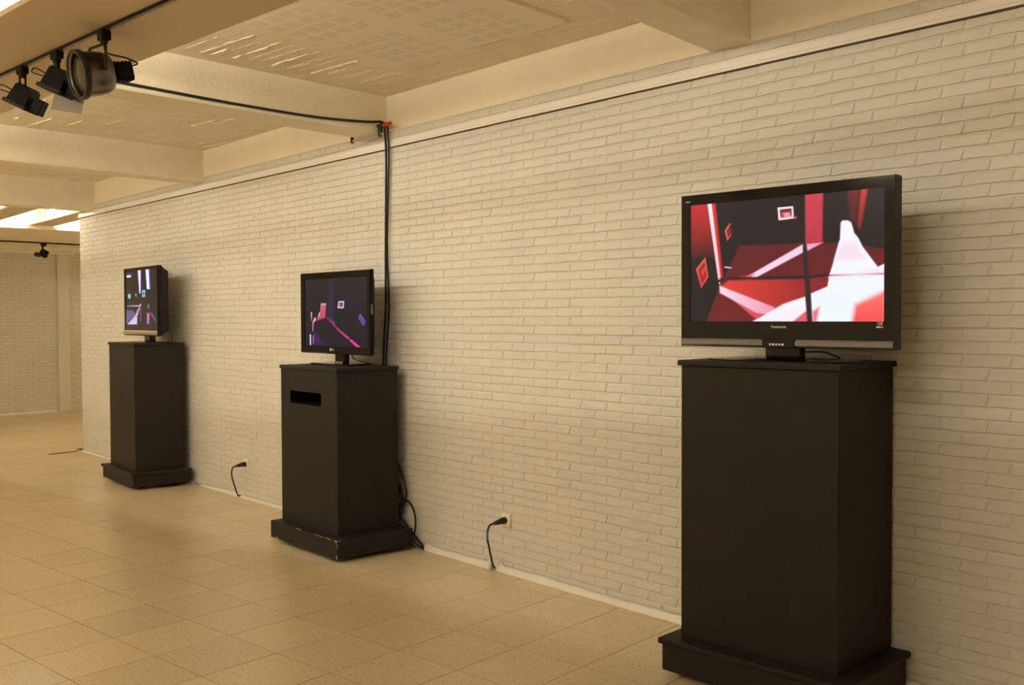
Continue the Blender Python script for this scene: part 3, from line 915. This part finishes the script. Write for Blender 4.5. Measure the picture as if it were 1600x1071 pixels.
# ------------------------------------------------------------------ pictures on the screens
# each layer: outline in screen units (0..1 from the top left), two colours, direction of the blend (0 along x, 1 down, 2 along x), softness
PICTURE = {
 'red_room': ((33, 27, 32), (29, 24, 30), (300, 174), [
  ([(-0.001, -0.013), (0.097, -0.01), (0.119, 0.213), (0.135, 0.463), (-0.0, 0.453)], (205,44,48), (60,24,30), 0, 6),
  ([(0.279, 0.369), (0.625, 0.381), (0.803, 0.392), (1.004, 0.458), (1.006, 1.011), (0.09, 1.014), (0.15, 0.783), (0.168, 0.695), (0.197, 0.626)], (96,27,34), (112,30,36), 1, 3),
  ([(0.12, -0.009), (0.142, -0.006), (0.188, 0.625), (0.176, 0.646)], (225,52,48), (200,40,40), 1, 5),
  ([(0.097, -0.012), (0.121, -0.009), (0.176, 0.646), (0.161, 0.645)], (255,235,245), (255,190,205), 1, 2),
  ([(0.171, 0.704), (0.221, 0.659), (0.626, 0.661), (0.652, 0.781), (0.482, 0.887)], (232,62,54), (150,36,42), 0, 6),
  ([(0.652, 0.659), (0.746, 0.641), (0.736, 0.719), (0.654, 0.778)], (128,34,40), (150,34,48), 1, 3),
  ([(0.32, 0.632), (0.615, 0.388), (0.615, 0.452), (0.371, 0.638)], (250,205,230), (250,215,240), 1, 3),
  ([(0.279, 0.639), (0.36, 0.609), (0.337, 0.659)], (225,60,55), (225,60,55), 1, 8),
  ([(0.633, 0.388), (0.715, 0.382), (0.637, 0.441)], (245,170,200), (245,170,200), 1, 3),
  ([(0.624, -0.028), (0.712, -0.015), (0.709, 0.384), (0.628, 0.384)], (208,66,82), (190,52,70), 1, 5),
  ([(0.829, -0.028), (0.887, -0.019), (0.869, 0.248), (0.842, 0.229)], (112,30,38), (80,28,34), 1, 10),
  ([(0.894, -0.034), (0.923, -0.029), (0.89, 0.298), (0.875, 0.28)], (214,60,58), (120,36,40), 1, 6),
  ([(0.204, 0.767), (0.416, 0.936), (0.372, 0.982)], (222,80,96), (222,80,96), 1, 4),
  ([(0.169, 0.7), (0.471, 0.886), (0.455, 0.953), (0.371, 0.927), (0.171, 0.759)], (255,215,232), (240,150,175), 2, 4),
  ([(0.335, 1.017), (0.515, 0.861), (0.626, 0.805), (0.634, 0.921), (0.558, 1.016)], (250,248,255), (250,235,245), 1, 4),
  ([(0.558, 1.012), (0.634, 0.913), (0.64, 1.012)], (230,90,105), (230,90,105), 1, 8),
  ([(0.798, 0.239), (0.807, 0.224), (0.832, 0.227), (0.847, 0.245), (0.861, 0.326), (0.879, 0.363), (0.9, 0.433), (0.969, 0.591), (1.006, 0.564), (1.008, 1.019), (0.661, 1.02), (0.655, 0.781), (0.736, 0.727), (0.746, 0.635), (0.764, 0.542), (0.789, 0.391), (0.795, 0.367)], (250,244,255), (238,250,255), 1, 3),
  ([(0.803, 0.4), (0.862, 0.39), (0.92, 0.521), (0.823, 0.53), (0.774, 0.527)], (248,226,238), (248,226,238), 1, 14),
  ([(0.744, 0.648), (1.005, 0.606), (1.005, 0.644), (0.863, 0.692), (0.754, 0.695)], (244,222,238), (238,250,255), 1, 10),
  ([(0.868, 0.868), (1.007, 0.764), (1.008, 1.019), (0.849, 1.019)], (255,118,112), (250,72,78), 1, 14),
  ([(0.663, 0.921), (0.699, 0.881), (0.684, 1.004), (0.665, 1.004)], (240,110,125), (240,110,125), 1, 8),
  ([(1.003, 0.649), (1.003, 0.637), (0.744, 0.648), (0.744, 0.635)], (205,60,90), (205,60,90), 1, 3),
  ([(0.612, 0.379), (0.628, 0.381), (0.646, 0.649), (0.654, 0.781), (0.665, 1.02), (0.638, 1.02), (0.629, 0.814), (0.621, 0.648)], (44,34,40), (48,34,42), 1, 4),
  ([(0.168, 0.633), (0.621, 0.636), (0.744, 0.63), (0.744, 0.648), (0.652, 0.659), (0.621, 0.663), (0.168, 0.647)], (40,26,30), (44,30,34), 1, 3),
  ([(0.484, 0.081), (0.564, 0.079), (0.567, 0.179), (0.489, 0.183)], (255,225,235), (255,225,235), 1, 1),
  ([(0.495, 0.098), (0.556, 0.096), (0.558, 0.161), (0.498, 0.166)], (88,26,32), (200,60,66), 1, 2),
  ([(0.509, 0.13), (0.545, 0.126), (0.552, 0.164), (0.524, 0.164)], (245,150,160), (245,150,160), 1, 4),
  ([(0.565, 0.165), (0.582, 0.164), (0.582, 0.177), (0.567, 0.181)], (240,70,75), (240,70,75), 1, 3),
  ([(0.031, 0.549), (0.086, 0.452), (0.104, 0.621), (0.062, 0.716)], (236,92,92), (225,60,58), 1, 2),
  ([(0.045, 0.557), (0.082, 0.488), (0.094, 0.613), (0.066, 0.68)], (140,32,36), (150,36,40), 1, 3),
  ([(0.058, 0.574), (0.089, 0.513), (0.091, 0.549), (0.071, 0.619)], (220,66,62), (220,66,62), 1, 5),
  ([(0.197, 0.234), (0.226, 0.176), (0.232, 0.183), (0.21, 0.237), (0.216, 0.297), (0.235, 0.261), (0.232, 0.281), (0.212, 0.323)], (235,85,85), (235,85,85), 1, 2),
  ([(0.21, 0.24), (0.23, 0.204), (0.237, 0.252), (0.217, 0.29)], (120,34,38), (120,34,38), 1, 4),
  ([(0.197, 0.538), (0.235, 0.547), (0.235, 0.556), (0.197, 0.547)], (225,215,235), (225,215,235), 1, 2),
  ([(0.165, 0.668), (0.171, 0.669), (0.173, 0.686), (0.167, 0.686)], (255,235,240), (255,235,240), 1, 1),
 ]),
 'dark_room': ((26, 22, 31), (14, 12, 33), (200, 120), [
  ([(0.408, 0.051), (0.49, 0.055), (0.471, 0.594), (0.39, 0.594)], (40,36,62), (36,32,66), 1, 30),
  ([(0.165, 0.795), (0.317, 0.967), (0.156, 0.978)], (50,34,92), (40,28,80), 1, 20),
  ([(0.349, 0.575), (0.417, 0.581), (0.498, 0.649), (0.484, 0.698)], (96,36,96), (130,44,120), 1, 10),
  ([(0.484, 0.631), (0.504, 0.704), (0.733, 0.874), (0.702, 0.89), (0.537, 0.753), (0.487, 0.692)], (190,54,132), (212,56,140), 1, 5),
  ([(0.72, 0.904), (0.761, 0.891), (0.895, 0.997), (0.834, 0.999)], (218,58,142), (218,58,142), 1, 3),
  ([(0.27, 0.369), (0.358, 0.368), (0.343, 0.575), (0.307, 0.589), (0.181, 0.629), (0.221, 0.575), (0.255, 0.506)], (206,96,122), (186,64,100), 1, 4),
  ([(0.282, 0.364), (0.359, 0.371), (0.356, 0.39), (0.276, 0.389)], (228,150,160), (228,150,160), 1, 3),
  ([(0.241, 0.5), (0.261, 0.506), (0.232, 0.575), (0.218, 0.578)], (240,170,190), (240,170,190), 1, 4),
  ([(0.174, 0.568), (0.188, 0.593), (0.161, 0.644), (0.144, 0.639), (0.153, 0.6)], (240,190,205), (240,190,205), 1, 4),
  ([(0.129, 0.631), (0.147, 0.631), (0.139, 0.783), (0.125, 0.783)], (222,140,180), (200,90,150), 1, 5),
  ([(0.133, 0.846), (0.15, 0.846), (0.146, 0.972), (0.129, 0.972)], (200,80,150), (170,60,140), 1, 6),
  ([(0.099, 0.498), (0.122, 0.495), (0.121, 0.631), (0.107, 0.631)], (230,190,205), (180,60,100), 1, 3),
  ([(0.077, 0.837), (0.1, 0.831), (0.1, 0.994), (0.083, 0.994)], (205,200,240), (230,225,250), 1, 2),
  ([(0.561, 0.341), (0.649, 0.34), (0.64, 0.444), (0.544, 0.438)], (235,225,250), (225,205,245), 1, 2),
  ([(0.572, 0.358), (0.633, 0.357), (0.625, 0.424), (0.562, 0.421)], (150,50,100), (45,30,90), 0, 3),
  ([(0.573, 0.381), (0.613, 0.376), (0.606, 0.414), (0.571, 0.411)], (220,80,120), (90,50,120), 0, 5),
  ([(0.865, 0.58), (0.895, 0.523), (0.972, 0.632), (0.937, 0.698)], (112,100,190), (92,84,180), 1, 3),
  ([(0.882, 0.585), (0.898, 0.553), (0.952, 0.632), (0.932, 0.671)], (70,58,150), (64,52,140), 1, 3),
  ([(0.992, 0.765), (1.008, 0.764), (1.008, 0.776), (0.992, 0.776)], (200,215,220), (200,215,220), 1, 2),
 ]),
 'light_beams': ((30, 24, 22), (28, 22, 26), (200, 120), [
  ([(0.708, 0.363), (1.063, 0.357), (1.047, 1.091), (0.691, 1.096)], (16,15,18), (14,14,22), 1, 5),
  ([(0.393, -0.005), (0.524, 0.003), (0.514, 0.419), (0.453, 0.432)], (130,60,170), (60,90,200), 1, 6),
  ([(0.418, -0.01), (0.494, -0.006), (0.481, 0.418), (0.454, 0.417)], (252,250,255), (252,250,255), 1, 3),
  ([(0.643, -0.01), (0.793, 0.0), (0.809, 0.361), (0.688, 0.356)], (110,60,170), (60,110,210), 1, 6),
  ([(0.667, -0.011), (0.755, -0.005), (0.775, 0.354), (0.698, 0.351)], (252,250,255), (252,250,255), 1, 3),
  ([(0.026, 0.044), (0.198, 0.047), (0.236, 0.093), (0.157, 0.117), (0.029, 0.107)], (90,80,130), (70,70,120), 1, 10),
  ([(0.03, 0.072), (0.171, 0.075), (0.17, 0.109), (0.029, 0.107)], (245,250,255), (245,250,255), 1, 3),
  ([(0.064, 0.426), (0.162, 0.425), (0.152, 0.509), (0.078, 0.499)], (150,200,225), (150,200,225), 1, 5),
  ([(0.311, 0.424), (0.357, 0.423), (0.351, 0.474), (0.315, 0.47)], (130,160,180), (130,160,180), 1, 5),
  ([(0.547, 0.371), (0.639, 0.371), (0.631, 0.488), (0.545, 0.485)], (170,230,240), (170,230,240), 1, 3),
  ([(0.569, 0.396), (0.614, 0.395), (0.607, 0.465), (0.568, 0.464)], (20,34,50), (20,34,50), 1, 3),
  ([(0.011, 0.637), (0.466, 0.642), (0.469, 0.616), (0.499, 0.617), (0.493, 0.659), (0.01, 0.654)], (120,100,150), (235,225,245), 2, 4),
  ([(-0.005, 0.724), (0.246, 0.735), (0.309, 0.814), (0.084, 0.93), (-0.012, 0.996)], (96,86,130), (110,100,150), 1, 10),
  ([(0.432, 0.68), (0.473, 0.68), (0.373, 0.836), (0.359, 0.989), (0.034, 0.991), (0.283, 0.843)], (225,190,225), (205,198,240), 1, 5),
  ([(0.376, 0.715), (0.452, 0.701), (0.387, 0.786), (0.328, 0.793)], (230,110,150), (230,110,150), 1, 8),
  ([(0.327, 0.832), (0.372, 0.843), (0.367, 0.857), (0.321, 0.843)], (40,30,50), (40,30,50), 1, 3),
  ([(0.477, 0.702), (0.502, 0.702), (0.492, 0.929), (0.467, 0.929)], (110,100,140), (110,100,140), 1, 6),
  ([(0.713, 0.635), (0.762, 0.636), (0.748, 0.706), (0.719, 0.705)], (130,110,190), (130,110,190), 1, 6),
  ([(0.693, 0.788), (0.761, 0.789), (0.752, 0.977), (0.684, 0.977)], (240,110,160), (150,110,220), 1, 6),
  ([(0.783, 0.775), (0.866, 0.79), (0.958, 0.9), (0.957, 0.955), (0.864, 0.873)], (86,70,150), (70,60,130), 1, 10),
 ]),
}
def paint(key):
    top, bot, (w, h), layers = PICTURE[key]
    gx, gy = np.meshgrid((np.arange(w) + .5) / w, (np.arange(h) + .5) / h)
    img = np.zeros((h, w, 3))
    top, bot = np.array(lin(top)), np.array(lin(bot))
    img[:] = top * (1 - gy[..., None]) + bot * gy[..., None]
    asp = w / h
    for pts, ca, cb, mode, soft in layers:
        P = np.array(pts, float)
        n = len(P)
        inside = np.zeros((h, w), bool)
        dist = np.full((h, w), 9.)
        for i in range(n):
            (x1, y1), (x2, y2) = P[i], P[(i + 1) % n]
            c = ((y1 > gy) != (y2 > gy)) & (gx < (x2 - x1) * (gy - y1) / ((y2 - y1) if abs(y2 - y1) > 1e-9 else 1e-9) + x1)
            inside ^= c
            ex, ey = (x2 - x1) * asp, y2 - y1
            px, py = (gx - x1) * asp, gy - y1
            t = np.clip((px * ex + py * ey) / (ex * ex + ey * ey + 1e-12), 0, 1)
            dist = np.minimum(dist, np.hypot(px - t * ex, py - t * ey))
        s = max(.5, soft) * .0022
        sd = np.where(inside, dist, -dist)
        a = np.clip(sd / (2 * s) + .5, 0, 1)
        a = a * a * (3 - 2 * a)
        ax = 1 if mode == 1 else 0
        lo, hi = P[:, ax].min(), P[:, ax].max()
        g = np.clip(((gy if ax else gx) - lo) / max(1e-6, hi - lo), 0, 1)[..., None]
        if mode == 0 and key == 'red_room' and hi < .2:
            lo, hi = P[:, 1].min(), P[:, 1].max()
            g = np.clip((gy - lo) / (hi - lo), 0, 1)[..., None]
        col = np.array(lin(ca)) * (1 - g) + np.array(lin(cb)) * g
        img = img * (1 - a[..., None]) + col * a[..., None]
    return img

M_SCREEN = bpy.data.materials.new('lit_screen')
M_SCREEN.use_nodes = True
_nt = M_SCREEN.node_tree
_b = _nt.nodes['Principled BSDF']
_b.inputs['Base Color'].default_value = (.01, .01, .01, 1)
_b.inputs['Roughness'].default_value = .22
_b.inputs['Specular IOR Level'].default_value = .16
_at = _nt.nodes.new('ShaderNodeVertexColor'); _at.layer_name = 'picture'
_nt.links.new(_at.outputs['Color'], _b.inputs['Emission Color'])
_b.inputs['Emission Strength'].default_value = 1.0

def screen(key, u0, u1, z0, z1, y, parent):
    img = paint(key)
    h, w, _ = img.shape
    xs = np.linspace(u0, u1, w + 1); zs = np.linspace(z1, z0, h + 1)
    V = [(x, y, z) for z in zs for x in xs]
    idx = np.arange((w + 1) * (h + 1)).reshape(h + 1, w + 1)
    F = np.stack([idx[1:, :-1], idx[1:, 1:], idx[:-1, 1:], idx[:-1, :-1]], -1).reshape(-1, 4)
    me = bpy.data.meshes.new('screen')
    me.from_pydata(V, [], F.tolist())
    ca = me.color_attributes.new('picture', 'FLOAT_COLOR', 'CORNER')
    cols = np.ones((h * w, 4, 4), np.float32)
    cols[:, :, :3] = img.reshape(-1, 1, 3)
    ca.data.foreach_set('color', cols.ravel())
    me.materials.append(M_SCREEN)
    o = bpy.data.objects.new('screen', me); COL.objects.link(o); o.parent = parent
    return o

def bezel(name, U0, U1, Z0, Z1, u0, u1, z0, z1, yf, yb, m, parent, rnd=.006):
    """front frame with an opening, sloping slightly in to the screen"""
    mb = MB()
    ys = yf + .004
    V = [(U0, yf, Z0), (U1, yf, Z0), (U1, yf, Z1), (U0, yf, Z1), (u0, yf, z0), (u1, yf, z0), (u1, yf, z1), (u0, yf, z1),
         (u0, ys, z0), (u1, ys, z0), (u1, ys, z1), (u0, ys, z1),
         (U0 - rnd * .4, yf + rnd, Z0 - rnd * .4), (U1 + rnd * .4, yf + rnd, Z0 - rnd * .4), (U1 + rnd * .4, yf + rnd, Z1 + rnd * .4), (U0 - rnd * .4, yf + rnd, Z1 + rnd * .4),
         (U0 - rnd * .4, yb, Z0 - rnd * .4), (U1 + rnd * .4, yb, Z0 - rnd * .4), (U1 + rnd * .4, yb, Z1 + rnd * .4), (U0 - rnd * .4, yb, Z1 + rnd * .4)]
    F = []
    for k in range(4):
        k2 = (k + 1) % 4
        F += [[k, k2, 4 + k2, 4 + k], [4 + k, 4 + k2, 8 + k2, 8 + k], [k2, k, 12 + k, 12 + k2], [12 + k2, 12 + k, 16 + k, 16 + k2]]
    F.append([16, 17, 18, 19])
    mb.poly(V, F)
    return mb.build(name, m, parent)

def back_shell(U0, U1, Z0, Z1, y0, y1, inset, m, parent):
    mb = MB()
    i = inset
    V = [(U0, y0, Z0), (U1, y0, Z0), (U1, y0, Z1), (U0, y0, Z1), (U0 + i, y1, Z0 + i), (U1 - i, y1, Z0 + i), (U1 - i, y1, Z1 - i), (U0 + i, y1, Z1 - i)]
    mb.poly(V, [[0, 1, 2, 3], [7, 6, 5, 4], [0, 4, 5, 1], [1, 5, 6, 2], [2, 6, 7, 3], [3, 7, 4, 0]])
    o = mb.build('back_shell', m, parent)
    return o

FRONT = lambda u, y, z: Matrix.Translation((u, y, z)) @ Matrix.Rotation(R(90), 4, 'X')

def ellipse(a, b, n=40, p=2.4):
    return [(a * math.copysign(abs(math.cos(2 * math.pi * k / n)) ** (2 / p), math.cos(2 * math.pi * k / n)),
             b * math.copysign(abs(math.sin(2 * math.pi * k / n)) ** (2 / p), math.sin(2 * math.pi * k / n))) for k in range(n)]

# --- television on the nearest pedestal (big flat screen with the red picture)
t = thing('television', 'large black television showing a bright red and white room', 'television', (3.263, -.381, 1.391), R(4.0), 'televisions on the pedestals')
zo = 1.391
L = lambda z: z - zo
bz = bezel('bezel', -.492, .497, L(1.449), L(2.129), -.4443, .4569, L(1.5595), L(2.084), 0, .035, M_GLOSS, t)
screen('red_room', -.4443, .4569, L(1.5595), L(2.084), .004, t)
back_shell(-.485, .490, L(1.455), L(2.123), .035, .095, .05, M_DGREY, t)
MB().box((.4975, -.001, L(1.447)), (.5005, .06, L(2.131)), .001).build('side_trim', M_DGREY, t)
for a, b in ((-.487, -.072), (.081, .497)):
    V = [(a, -.001, L(1.482)), (b, -.001, L(1.482)), (b, -.010, L(1.474)), (a, -.010, L(1.474)), (b, -.010, L(1.457)), (a, -.010, L(1.457)), (b, -.001, L(1.451)), (a, -.001, L(1.451))]
    MB().poly(V, [[0, 1, 2, 3], [3, 2, 4, 5], [5, 4, 6, 7], [0, 3, 5, 7], [1, 6, 4, 2], [0, 7, 6, 1]]).build('silver_strip', M_SILVER, t)
cp = MB().box((-.071, -.012, L(1.446)), (.080, .0, L(1.485)), .003).build('control_panel', M_GLOSS, t)
for k in range(5):
    MB().box((-.036 + .0145 * k, -.0135, L(1.4575)), (-.027 + .0145 * k, -.0115, L(1.466))).build('port_label', M_WHITEP, cp)
text_mesh('Panasonic', .0185, 'brand_lettering', M_WHITEP, t, FRONT(.002, -.0012, L(1.5365)))
text_mesh('VIERA', .010, 'model_lettering', M_WHITEP, t, FRONT(-.457, -.0012, L(2.100)))
text_mesh('G8', .018, 'sticker_lettering', M_WHITEP, t, FRONT(.442, -.0012, L(1.551)))
for k, m in enumerate((M_WHITEP, M_WHITEP, M_ORANGE)):
    MB().box((.427 + .010 * k, -.0018, L(1.534)), (.435 + .010 * k, -.0006, L(1.541))).build('sticker_mark', m, t)
neck = MB().box((-.075, .018, L(1.405)), (.095, .062, L(1.460)), .006)
neck.build('neck', M_GLOSS, t)
mb = MB()
n = 44
out = ellipse(.345, .165, n)
V = [(x, y + .035, 0) for x, y in out] + [(x, y + .035, .006) for x, y in out] + [(x * .55, y * .6 + .04, .017) for x, y in out]
mb.poly(V, [list(range(n))[::-1], list(range(2 * n, 3 * n))] + [[i, (i + 1) % n, n + (i + 1) % n, n + i] for i in range(n)] + [[n + i, n + (i + 1) % n, 2 * n + (i + 1) % n, 2 * n + i] for i in range(n)])
mb.build('stand_base', M_GLOSS, t)
MB().tube([(-.07, .03, L(1.452)), (-.058, .03, L(1.428)), (-.048, .03, .02)], .004, 6).build('lead', M_RUBBER, t)
MB().tube([(.10, .05, L(1.43)), (.17, .08, L(1.43)), (.22, .12, L(1.405))], .004, 6).build('lead', M_RUBBER, t)

# --- television on the slotted pedestal
t = thing('television', 'black television showing a dark blue picture with a pink chair', 'television', (-.392, -.310, 1.248), R(1.0), 'televisions on the pedestals')
zo = 1.248
bezel('bezel', -.446, .440, L(1.328), L(1.901), -.394, .4035, L(1.378), L(1.858), 0, .03, M_GLOSS, t, .014)
screen('dark_room', -.394, .4035, L(1.378), L(1.858), .004, t)
back_shell(-.43, .425, L(1.345), L(1.89), .03, .085, .05, M_DGREY, t)
MB().box((.444, .006, L(1.60)), (.4475, .018, L(1.67)), .001).build('side_buttons', M_SILVER, t)
text_mesh('LG', .022, 'brand_lettering', M_WHITEP, t, FRONT(-.018, -.0012, L(1.3535)))
MB().lathe([(0, 0), (.010, 0), (.010, .0012), (0, .0012)], 20, FRONT(-.048, 0.0, L(1.3535))).build('brand_disc', M_WHITEP, t)
mb = MB().box((-.060, .042, .012), (.060, .090, L(1.345)), .006)
mb.build('neck', M_GLOSS, t)
MB().box((-.06, .036, .012), (.045, .0425, .022), .001).build('neck_trim', M_SILVER, t)
o_ = ellipse(.250, .120, 40, 5)
MB().prism([(x, y + .045) for x, y in o_], 0, .012).build('stand_base', M_GLOSS, t)
MB().tube([(.075, .085, L(1.35)), (.095, .085, L(1.31)), (.11, .10, L(1.285)), (.20, .12, L(1.268)), (.27, .14, L(1.258))], .004, 6).build('lead', M_RUBBER, t)

# --- television on the farthest pedestal
t = thing('television', 'black television with a bronze lower strip, farthest from the camera', 'television', (-3.902, -.314, 1.348), R(-3.0), 'televisions on the pedestals')
zo = 1.348
bezel('bezel', -.484, .472, L(1.412), L(2.072), -.436, .452, L(1.514), L(2.043), 0, .045, M_GLOSS, t)
screen('light_beams', -.436, .452, L(1.514), L(2.043), .004, t)
back_shell(-.47, .46, L(1.42), L(2.065), .045, .125, .045, M_DGREY, t)
V = [(-.478, -.001, L(1.462)), (.470, -.001, L(1.462)), (.470, -.016, L(1.448)), (-.478, -.016, L(1.448)), (.470, -.016, L(1.425)), (-.478, -.016, L(1.425)), (.470, -.001, L(1.418)), (-.478, -.001, L(1.418))]
MB().poly(V, [[0, 1, 2, 3], [3, 2, 4, 5], [5, 4, 6, 7], [0, 3, 5, 7], [1, 6, 4, 2], [0, 7, 6, 1]]).build('bronze_strip', M_BRONZE, t)
MB().box((-.075, .06, .012), (.075, .12, L(1.425)), .006).build('neck', M_GLOSS, t)
o_ = ellipse(.27, .13, 40, 2.6)
V = [(x, y + .06, 0) for x, y in o_] + [(x, y + .06, .005) for x, y in o_] + [(x * .5, y * .55 + .07, .014) for x, y in o_]
n = 40
MB().poly(V, [list(range(n))[::-1], list(range(2 * n, 3 * n))] + [[i, (i + 1) % n, n + (i + 1) % n, n + i] for i in range(n)] + [[n + i, n + (i + 1) % n, 2 * n + (i + 1) % n, 2 * n + i] for i in range(n)]).build('stand_base', M_GLOSS, t)
MB().tube([(.40, .115, L(1.50)), (.435, .13, L(1.46)), (.455, .14, L(1.40)), (.46, .145, L(1.352))], .004, 6).build('lead', M_RUBBER, t)
MB().tube([(.43, .11, L(1.985)), (.47, .125, L(1.985)), (.50, .13, L(1.995))], .003, 6).build('aerial_stub', M_RUBBER, t)

# ------------------------------------------------------------------ sockets with plugged in floor cables
def socket(label, clabel, x, z, blue):
    t = thing('wall_socket', label, 'wall socket', (x, -.0075, z), 0, 'sockets low on the brick wall')
    MB().box((-.041, -.012, -.041), (.041, 0, .041), .004, 2).build('cover_plate', M_SOCKET, t)
    MB().lathe([(.0, -.001), (.021, -.001), (.022, .0), (.030, .003), (.030, 0), (.0, -.002)], 24, FRONT(0, -.0115, 0)).build('insert', M_SOCKET, t)
    p = thing('power_cable', clabel, 'cable', (x, -.0195, z), 0, 'floor cables plugged into the sockets')
    MB().tube([(0, -.001, 0), (0, -.03, -.001)], .020, 14, sub=1, radii=(.0205, .020)).tube([(0, -.03, -.001), (-.008, -.085, -.010)], .02, 14, sub=1, radii=(.020, .010)).build('plug', M_BLACK, p)
    pts = [(-.008, -.083, -.010), (-.020, -.108, -.020), (-.036, -.112, -.06), (-.046, -.105, -.11), (-.048, -.092, -.155), (-.062, -.065, -.22), (-.082, -.032, -.285), (-.090, -.008, -z + .022)]
    MB().tube(pts, .0062, 8).build('cord', M_RUBBER, p)
    if blue:
        MB().tube(pts[2:4], .0068, 8, sub=1).build('blue_band', M_BLUE, p)
    return t
socket('cream wall socket between the slotted pedestal and the nearest pedestal', 'black plugged-in cable with a blue band near the nearest pedestal', 1.093, .332, True)
socket('cream wall socket between the farthest pedestal and the slotted pedestal', 'black plugged-in cable beside the farthest pedestal', -2.335, .305, False)

# ------------------------------------------------------------------ clamp on the beam and the black cables
def bface(y):                                              # right face of the middle beam
    return -.17 - math.tan(R(5)) * y
t = thing('bar_clamp', 'steel bar clamp with a red handle gripping the middle ceiling beam', 'clamp', (0, 0, 0))
yb = -.085
MB().box((-.505, yb - .006, 2.845), (-.10, yb + .006, 2.863), .001).build('bar', M_STEEL, t)
MB().box((-.500, yb - .012, 2.838), (-.482, yb + .012, 2.930), .003).build('fixed_jaw', M_BLACK, t)
MB().box((-.148, yb - .013, 2.838), (-.120, yb + .013, 2.925), .004).build('sliding_jaw', M_BLACK, t)
MB().tube([(-.165, yb, 2.913), (-.075, yb, 2.913)], .005, 8, sub=1).build('spindle', M_STEEL, t)
MB().tube([(-.092, yb - .004, 2.912), (.022, yb - .022, 2.906)], .012, 12, sub=1).build('handle', M_RED, t)
MB().box((-.150, yb - .01, 2.905), (-.159, yb + .01, 2.921), .001).build('pad', M_BLACK, t)

pts = [(bface(-2.40) + .016, -2.40, 2.86), (bface(-2.1) + .013, -2.1, 2.905), (bface(-1.94) + .011, -1.94, 2.906), (bface(-1.5) + .011, -1.5, 2.899), (bface(-1.08) + .011, -1.08, 2.896),
       (bface(-.58) + .012, -.58, 2.902), (bface(-.2) + .016, -.2, 2.928), (-.118, -.100, 2.938), (-.108, -.075, 2.925), (-.120, -.055, 2.87), (-.132, -.038, 2.70), (-.140, -.036, 2.46),
       (-.150, -.036, 2.0), (-.150, -.038, 1.65), (-.175, -.040, 1.38), (-.180, -.042, 1.1), (-.15, -.045, .75), (-.06, -.045, .62), (.004, -.047, .557), (.042, -.048, .501), (.079, -.05, .439),
       (.101, -.05, .375), (.088, -.05, .321), (.045, -.05, .29), (.016, -.048, .24), (.022, -.045, .19), (.06, -.04, .165), (.13, -.040, .12), (.20, -.03, .065), (.285, -.03, .018)]
tag(MB().tube(pts, .0085, 8).build('beam_cable', M_RUBBER), 'black cable along the middle beam and down the wall behind the slotted pedestal', 'cable')
pts = [(-.130, -.092, 2.93), (-.100, -.060, 2.925), (-.098, -.045, 2.86), (-.112, -.030, 2.70), (-.126, -.028, 2.46), (-.148, -.024, 2.05), (-.130, -.024, 1.65), (-.158, -.026, 1.38),
       (-.165, -.028, 1.1), (-.12, -.03, .6), (.02, -.035, .36), (.065, -.040, .312), (.109, -.042, .319), (.165, -.048, .287), (.201, -.05, .226), (.203, -.05, .153), (.184, -.05, .091), (.193, -.045, .045), (.279, -.036, .012)]
tag(MB().tube(pts, .0068, 8).build('hanging_cable', M_RUBBER), 'thinner black cable hanging from the clamp and looping beside the slotted pedestal', 'cable')
pts = [(.03, -.07, .46), (.05, -.06, .40), (.045, -.055, .33), (.02, -.055, .27), (.035, -.05, .21), (.065, -.05, .30), (.05, -.055, .36), (.02, -.06, .38)]
tag(MB().tube(pts, .0055, 6).build('coiled_cable', M_RUBBER), 'small black cable coil tucked behind the slotted pedestal', 'cable')
pts = [(.052, -.300, 1.262), (.08, -.20, 1.30), (.045, -.12, 1.262), (-.03, -.06, 1.255), (-.06, -.05, 1.1)]

# ------------------------------------------------------------------ small things at the far end
t = thing('junction_box', 'small pale box on the wall top by the far beam', 'junction box', (-6.30, -.008, 2.812), 0)
MB().box((-.03, -.075, 0), (.075, 0, .085), .006, 2).build('body', M_BOX, t)
MB().box((-.022, -.079, .01), (.067, -.074, .075), .003).build('lid', M_BOX, t)
tag(MB().box((-.33, -.02, 0), (.02, .02, .006), .002).build('threshold_strip', mat('brown_wood', (.16, .08, .03), rough=.5)), 'thin brown threshold strip on the floor at the wall corner', 'threshold')
o = bpy.data.objects['threshold_strip']; o.location = (-6.545, -.07, 0); o.rotation_euler = (0, 0, R(100))
